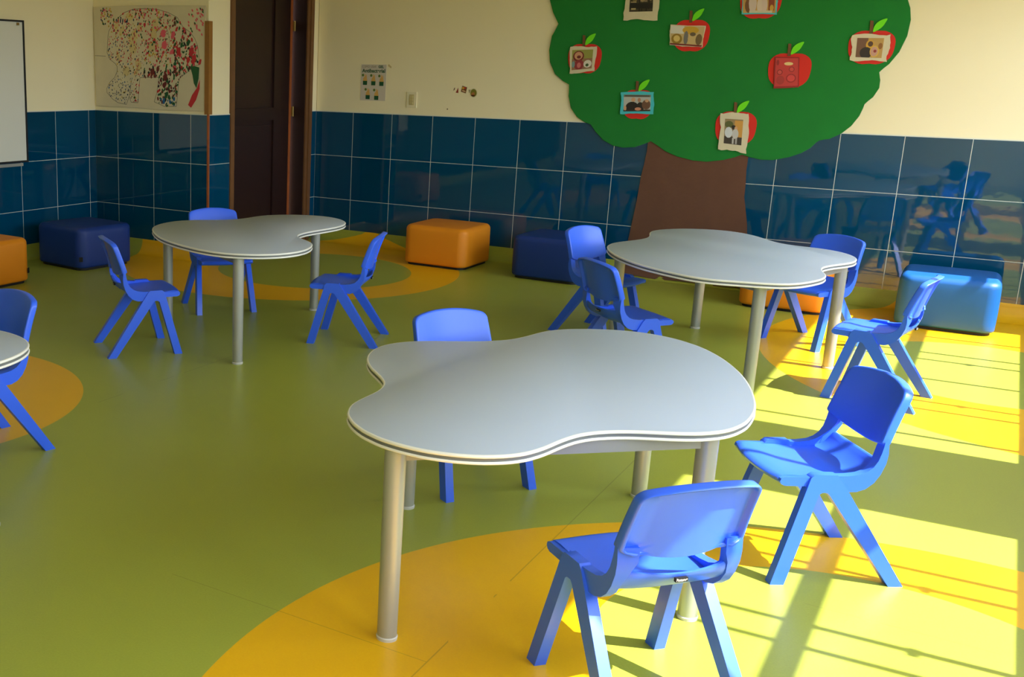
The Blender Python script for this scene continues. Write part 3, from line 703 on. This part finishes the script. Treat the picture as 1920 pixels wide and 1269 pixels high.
# ------------------------------------------------------------------ tables
OUT_A = [(3.323,-5.643),(3.352,-5.677),(3.385,-5.710),(3.424,-5.749),(3.454,-5.784),(3.477,-5.822),(3.493,-5.872),(3.498,-5.916),(3.498,-5.962),(3.498,-6.017),(3.502,-6.062),(3.514,-6.105),(3.537,-6.154),(3.565,-6.190),(3.597,-6.222),(3.642,-6.255),(3.682,-6.275),(3.724,-6.291),(3.778,-6.301),(3.823,-6.303),(3.869,-6.300),(3.922,-6.287),(3.964,-6.270),(4.004,-6.247),(4.045,-6.212),(4.073,-6.177),(4.093,-6.137),(4.109,-6.086),(4.118,-6.041),(4.127,-5.996),(4.142,-5.943),(4.161,-5.902),(4.187,-5.866),(4.226,-5.828),(4.263,-5.801),(4.302,-5.778),(4.350,-5.751),(4.388,-5.727),(4.423,-5.699),(4.458,-5.658),(4.480,-5.618),(4.494,-5.575),(4.504,-5.521),(4.506,-5.475),(4.505,-5.430),(4.501,-5.376),(4.494,-5.331),(4.485,-5.286),(4.472,-5.233),(4.460,-5.189),(4.447,-5.145),(4.430,-5.093),(4.415,-5.051),(4.398,-5.008),(4.376,-4.958),(4.356,-4.917),(4.335,-4.877),(4.308,-4.830),(4.283,-4.791),(4.257,-4.754),(4.222,-4.711),(4.191,-4.678),(4.157,-4.649),(4.112,-4.618),(4.072,-4.597),(4.029,-4.582),(3.975,-4.572),(3.930,-4.573),(3.886,-4.581),(3.835,-4.599),(3.794,-4.620),(3.755,-4.644),(3.712,-4.678),(3.680,-4.710),(3.653,-4.746),(3.631,-4.794),(3.618,-4.838),(3.608,-4.883),(3.596,-4.936),(3.582,-4.979),(3.562,-5.019),(3.530,-5.062),(3.499,-5.095),(3.464,-5.125),(3.420,-5.158),(3.383,-5.184),(3.346,-5.211),(3.305,-5.248),(3.277,-5.283),(3.255,-5.322),(3.239,-5.373),(3.236,-5.417),(3.240,-5.463),(3.254,-5.516),(3.271,-5.559),(3.292,-5.599)]
OUT_B = [(0.777,-3.761),(0.805,-3.795),(0.836,-3.827),(0.874,-3.865),(0.907,-3.895),(0.941,-3.925),(0.982,-3.959),(1.018,-3.986),(1.054,-4.011),(1.100,-4.039),(1.139,-4.061),(1.179,-4.081),(1.228,-4.103),(1.269,-4.120),(1.311,-4.136),(1.361,-4.153),(1.404,-4.167),(1.447,-4.179),(1.500,-4.189),(1.544,-4.194),(1.588,-4.195),(1.641,-4.189),(1.684,-4.177),(1.725,-4.161),(1.772,-4.134),(1.808,-4.107),(1.839,-4.076),(1.871,-4.033),(1.891,-3.994),(1.906,-3.952),(1.916,-3.899),(1.917,-3.855),(1.914,-3.811),(1.902,-3.759),(1.888,-3.716),(1.870,-3.676),(1.844,-3.629),(1.816,-3.594),(1.784,-3.564),(1.742,-3.531),(1.704,-3.506),(1.668,-3.481),(1.630,-3.445),(1.606,-3.409),(1.589,-3.369),(1.578,-3.316),(1.574,-3.271),(1.574,-3.226),(1.577,-3.173),(1.581,-3.129),(1.586,-3.085),(1.591,-3.031),(1.594,-2.986),(1.594,-2.941),(1.590,-2.888),(1.583,-2.845),(1.570,-2.802),(1.549,-2.753),(1.526,-2.716),(1.498,-2.681),(1.459,-2.644),(1.423,-2.617),(1.384,-2.595),(1.335,-2.576),(1.292,-2.568),(1.248,-2.567),(1.196,-2.576),(1.154,-2.590),(1.113,-2.610),(1.068,-2.638),(1.034,-2.667),(1.003,-2.698),(0.972,-2.742),(0.952,-2.781),(0.939,-2.823),(0.931,-2.876),(0.929,-2.921),(0.928,-2.965),(0.924,-3.019),(0.915,-3.062),(0.899,-3.103),(0.872,-3.148),(0.843,-3.181),(0.810,-3.212),(0.770,-3.248),(0.739,-3.279),(0.712,-3.315),(0.688,-3.361),(0.675,-3.403),(0.670,-3.447),(0.671,-3.501),(0.677,-3.545),(0.687,-3.589),(0.704,-3.639),(0.723,-3.680),(0.745,-3.718)]
OUT_C = [(3.927,-3.267),(3.971,-3.258),(4.015,-3.245),(4.069,-3.230),(4.115,-3.216),(4.160,-3.199),(4.210,-3.171),(4.245,-3.138),(4.274,-3.098),(4.300,-3.044),(4.318,-2.996),(4.333,-2.948),(4.346,-2.890),(4.350,-2.842),(4.349,-2.794),(4.338,-2.736),(4.324,-2.688),(4.311,-2.640),(4.301,-2.582),(4.300,-2.534),(4.307,-2.485),(4.325,-2.428),(4.344,-2.382),(4.365,-2.338),(4.388,-2.284),(4.403,-2.237),(4.411,-2.188),(4.412,-2.128),(4.405,-2.079),(4.392,-2.032),(4.368,-1.978),(4.342,-1.936),(4.310,-1.898),(4.265,-1.859),(4.222,-1.835),(4.176,-1.820),(4.118,-1.809),(4.071,-1.802),(4.026,-1.791),(3.976,-1.766),(3.939,-1.735),(3.906,-1.698),(3.869,-1.649),(3.840,-1.608),(3.811,-1.569),(3.772,-1.525),(3.736,-1.491),(3.696,-1.461),(3.643,-1.435),(3.596,-1.422),(3.548,-1.420),(3.490,-1.429),(3.444,-1.446),(3.400,-1.469),(3.352,-1.504),(3.317,-1.539),(3.285,-1.577),(3.253,-1.627),(3.233,-1.672),(3.220,-1.719),(3.214,-1.777),(3.219,-1.826),(3.229,-1.875),(3.245,-1.933),(3.257,-1.981),(3.265,-2.029),(3.268,-2.088),(3.262,-2.137),(3.252,-2.185),(3.233,-2.242),(3.215,-2.289),(3.197,-2.335),(3.180,-2.391),(3.171,-2.439),(3.170,-2.489),(3.176,-2.548),(3.187,-2.596),(3.203,-2.643),(3.225,-2.697),(3.247,-2.742),(3.271,-2.786),(3.302,-2.837),(3.330,-2.878),(3.360,-2.917),(3.397,-2.962),(3.430,-2.999),(3.465,-3.035),(3.509,-3.076),(3.548,-3.108),(3.588,-3.136),(3.636,-3.168),(3.679,-3.193),(3.723,-3.218),(3.778,-3.245),(3.826,-3.261),(3.873,-3.269)]
def inset(P, d):
    """move each point of a counter-clockwise outline inward by d"""
    n = len(P); R = []
    for i in range(n):
        a, b = P[i-1], P[(i+1) % n]
        tx, ty = b[0]-a[0], b[1]-a[1]; L = math.hypot(tx, ty)
        R.append((P[i][0]-ty/L*d, P[i][1]+tx/L*d))
    return R
def make_table(label, P, H, legs, rails):
    cx = sum(p[0] for p in P)/len(P); cy = sum(p[1] for p in P)/len(P)
    P = catmull([(x-cx, y-cy) for x, y in P], 2); legs = [(x-cx, y-cy) for x, y in legs]
    t = thing('activity_table', label, 'table', (cx, cy, 0), 0, 'wavy-edged grey activity tables')
    n = len(P)
    def loft(bm, levels, cap0=True, cap1=True, mis=None):
        R = [[bm.verts.new((x, y, z)) for x, y in inset(P, d)] for d, z in levels]
        for k in range(len(R)-1):
            for i in range(n):
                f = bm.faces.new((R[k][i], R[k][(i+1) % n], R[k+1][(i+1) % n], R[k+1][i]))
                if mis: f.material_index = mis[k]
        if cap0: bm.faces.new(R[0][::-1])
        if cap1: bm.faces.new(R[-1])
        return R
    bm = bmesh.new(); loft(bm, [(.012, H-.024), (.006, H-.024), (.006, H-.0005), (.007, H)]); from_bm('tabletop', bm, M_top, t, 40)
    # edge band: two pale beads with a grey groove between them
    bm = bmesh.new()
    lv = [(.0065, H-.0002), (.0035, H-.0004), (.001, H-.0022), (0, H-.005), (.001, H-.0085), (.003, H-.010), (.0035, H-.0105), (.0035, H-.0185), (.003, H-.019), (.0008, H-.0205), (-.0005, H-.0235), (.0008, H-.0268), (.004, H-.028), (.014, H-.028), (.014, H-.0242)]
    loft(bm, lv, False, False, [0,0,0,0,0,1,1,1,0,0,0,0,0,0]); from_bm('edge_band', bm, [M_edge, M_groove], t, 60)
    for x, y in legs:
        bm = bmesh.new()
        cyl(bm, x, y, .012, H-.0285, .0285, .0305)
        lg = from_bm('leg', bm, M_leg, t, 40)
        bm = bmesh.new(); cyl(bm, x, y, 0, .009, .030, .031); cyl(bm, x, y, .009, .0125, .031, .028); from_bm('glide', bm, M_glide, lg, 40)
    bm = bmesh.new()
    for a, b in rails:
        (x0, y0), (x1, y1) = legs[a], legs[b]; L = math.hypot(x1-x0, y1-y0); ux, uy = (x1-x0)/L, (y1-y0)/L; k = .026
        x0, y0, x1, y1 = x0+ux*k, y0+uy*k, x1-ux*k, y1-uy*k
        q = [(x0-uy*.012, y0+ux*.012), (x1-uy*.012, y1+ux*.012), (x1+uy*.012, y1-ux*.012), (x0+uy*.012, y0-ux*.012)]
        prism(bm, q, lambda x, y: (x, y, H-.068), lambda x, y: (x, y, H-.0285))
        # gusset under each leg head
    from_bm('frame_rail', bm, M_apron, t)
    return t
make_table('wavy grey-topped activity table nearest the viewer', OUT_A, .608, [(3.748, -6.248), (4.422, -5.609), (3.354, -5.358), (4.03, -4.73)], [(0, 1), (0, 2), (1, 3), (2, 3)])
make_table('wavy activity table on the left, in front of the dark wooden door', OUT_B, .62, [(.768, -3.600), (1.68, -4.115), (1.292, -2.70)], [(0, 1), (0, 2)])
make_table('wavy activity table on the right, in front of the felt tree trunk', OUT_C, .62, [(3.504, -1.604), (4.347, -2.159), (4.10, -3.08), (3.25, -2.53)], [(0, 1), (1, 2), (2, 3), (3, 0)])
a = math.radians(-39); bx_, by_ = 1.28, -2.60
def rt_(p): 
    x, y = p[0]-bx_, p[1]-by_
    return (2.215+x*math.cos(a)-y*math.sin(a), -6.185+x*math.sin(a)+y*math.cos(a))
make_table('wavy activity table mostly cut off by the left edge of the photo', [rt_(p) for p in OUT_B], .61, [rt_((.80, -3.58)), rt_((1.66, -4.08)), (2.258, -6.388)], [(0, 1)])

# ------------------------------------------------------------------ ottomans
def make_ottoman(label, loc, rz, m, tag=None, s=.56, h=.335):
    o = thing('ottoman', label, 'ottoman', (*loc, 0), rz, 'square ottomans along the walls')
    bm = bmesh.new(); z0 = .018
    vs = box(bm, (-s/2, -s/2, z0), (s/2, s/2, h))
    es = [e for e in bm.edges if abs(e.verts[0].co.z-e.verts[1].co.z) > .1]
    bmesh.ops.bevel(bm, geom=es, offset=.072, segments=7, profile=.5, affect='EDGES')
    es = [e for e in bm.edges if all(v.co.z > h-.001 for v in e.verts) and len(e.link_faces) == 2 and e.calc_face_angle(0) > .6]
    bmesh.ops.bevel(bm, geom=es, offset=.038, segments=5, profile=.5, affect='EDGES')
    es = [e for e in bm.edges if all(v.co.z < z0+.001 for v in e.verts) and len(e.link_faces) == 2 and e.calc_face_angle(0) > .6]
    bmesh.ops.bevel(bm, geom=es, offset=.02, segments=3, profile=.5, affect='EDGES')
    # crown the top and swell the sides slightly
    bmesh.ops.subdivide_edges(bm, edges=[e for e in bm.edges if e.calc_length() > .12], cuts=6, use_grid_fill=True)
    for v in bm.verts:
        x, y = v.co.x/(s/2), v.co.y/(s/2)
        if v.co.z > h-.002: v.co.z += .010*max(0, 1-x*x)*max(0, 1-y*y)
        f = max(0, 1-((v.co.z-h/2)/(h/2))**2)
        if abs(x) > .98: v.co.x += math.copysign(.008, x)*f*max(0, 1-y*y)
        if abs(y) > .98: v.co.y += math.copysign(.008, y)*f*max(0, 1-x*x)
    from_bm('cushion', bm, m, o, 50)
    # stitched seam a little below the top
    bm = bmesh.new(); k = s/2-.0005; r = .072; P = []
    for cx, cy, a0 in ((k-r, k-r, 0), (-(k-r), k-r, 90), (-(k-r), -(k-r), 180), (k-r, -(k-r), 270)):
        for j in range(8):
            q = math.radians(a0+90*j/7); P.append((cx+r*math.cos(q), cy+r*math.sin(q)))
    n = len(P); R = [[bm.verts.new((x*f, y*f, h-.040+dz)) for x, y in P] for f, dz in ((.996, -.003), (1.003, -.0015), (1.003, .0015), (.996, .003))]
    for i in range(3):
        for j in range(n): bm.faces.new((R[i][j], R[i][(j+1) % n], R[i+1][(j+1) % n], R[i+1][j]))
    from_bm('seam', bm, m, o, 60)
    bm = bmesh.new(); prism(bm, [(x*.93, y*.93) for x, y in P], lambda x, y: (x, y, 0), lambda x, y: (x, y, .024)); from_bm('plinth', bm, M_black, o)
    if tag:
        bm = bmesh.new(); x, y, rr_ = tag; box(bm, (-.002, -.014, .075), (.004, .014, .112)); 
        bm.transform(Matrix.Translation((x, y, 0)) @ Matrix.Rotation(rr_, 4, 'Z')); from_bm('label_tag', bm, M_black, o)
    return o
make_ottoman('orange ottoman under the small stickers on the back wall', (1.20, -.415), 0, M_orange)
make_ottoman('dark navy ottoman in the corner left of the left-hand table', (-1.12, -2.37), math.radians(-6), M_navy, (.262, -.262, -PI/4))
make_ottoman('orange ottoman cut off by the left edge of the photo', (-1.14, -3.49), 0, M_orange, (.272, .255, PI/6))
make_ottoman('dark navy ottoman behind two chairs, left of the felt tree trunk', (2.155, -.42), math.radians(-2), M_navy)
make_ottoman('orange ottoman half hidden under the table by the felt tree trunk', (3.85, -.41), math.radians(1), M_orange)
make_ottoman('blue ottoman in the sun at the right, reflected in the wall tiles', (4.815, -.405), math.radians(1), M_navy_sunlit, h=.345)

# ------------------------------------------------------------------ light
wd = bpy.data.worlds.new('sky'); S.world = wd; wd.use_nodes = True
nt = wd.node_tree; bg = nt.nodes['Background']
geo = nt.nodes.new('ShaderNodeTexCoord'); sz = nt.nodes.new('ShaderNodeSeparateXYZ'); nt.links.new(geo.outputs['Generated'], sz.inputs[0])
mr = nt.nodes.new('ShaderNodeMapRange'); mr.inputs['From Min'].default_value = -.08; mr.inputs['From Max'].default_value = .08
nt.links.new(sz.outputs[2], mr.inputs['Value'])
nt.links.new(mixc(nt, mr.outputs[0], (.17, .16, .12, 1), (.76, .88, 1.0, 1)), bg.inputs['Color'])
bg.inputs['Strength'].default_value = 9.2
sun = bpy.data.lights.new('sun', 'SUN'); sun.energy = 16.5; sun.angle = math.radians(.6); sun.color = (1, .95, .86)
so = bpy.data.objects.new('sun', sun); COL.objects.link(so)
so.rotation_euler = Vector((-1, -.045, -1.3)).to_track_quat('-Z', 'Y').to_euler(); so.location = (12, -3, 10)
for y0, y1 in WIN:
    l = bpy.data.lights.new('window_portal', 'AREA'); l.shape = 'RECTANGLE'; l.size = HEAD-SILL; l.size_y = y1-y0; l.cycles.is_portal = True
    p = bpy.data.objects.new('window_portal', l); COL.objects.link(p); p.location = (XR+.13, (y0+y1)/2, (SILL+HEAD)/2)
    p.rotation_euler = (0, math.radians(90), 0)

S.view_settings.view_transform = 'Standard'; S.view_settings.look = 'None'; S.view_settings.gamma = 1
S.view_settings.use_curve_mapping = False
S.view_settings.exposure = 0.0
S.cycles.max_bounces = 10; S.cycles.diffuse_bounces = 6; S.cycles.glossy_bounces = 4
S.cycles.sample_clamp_indirect = 8
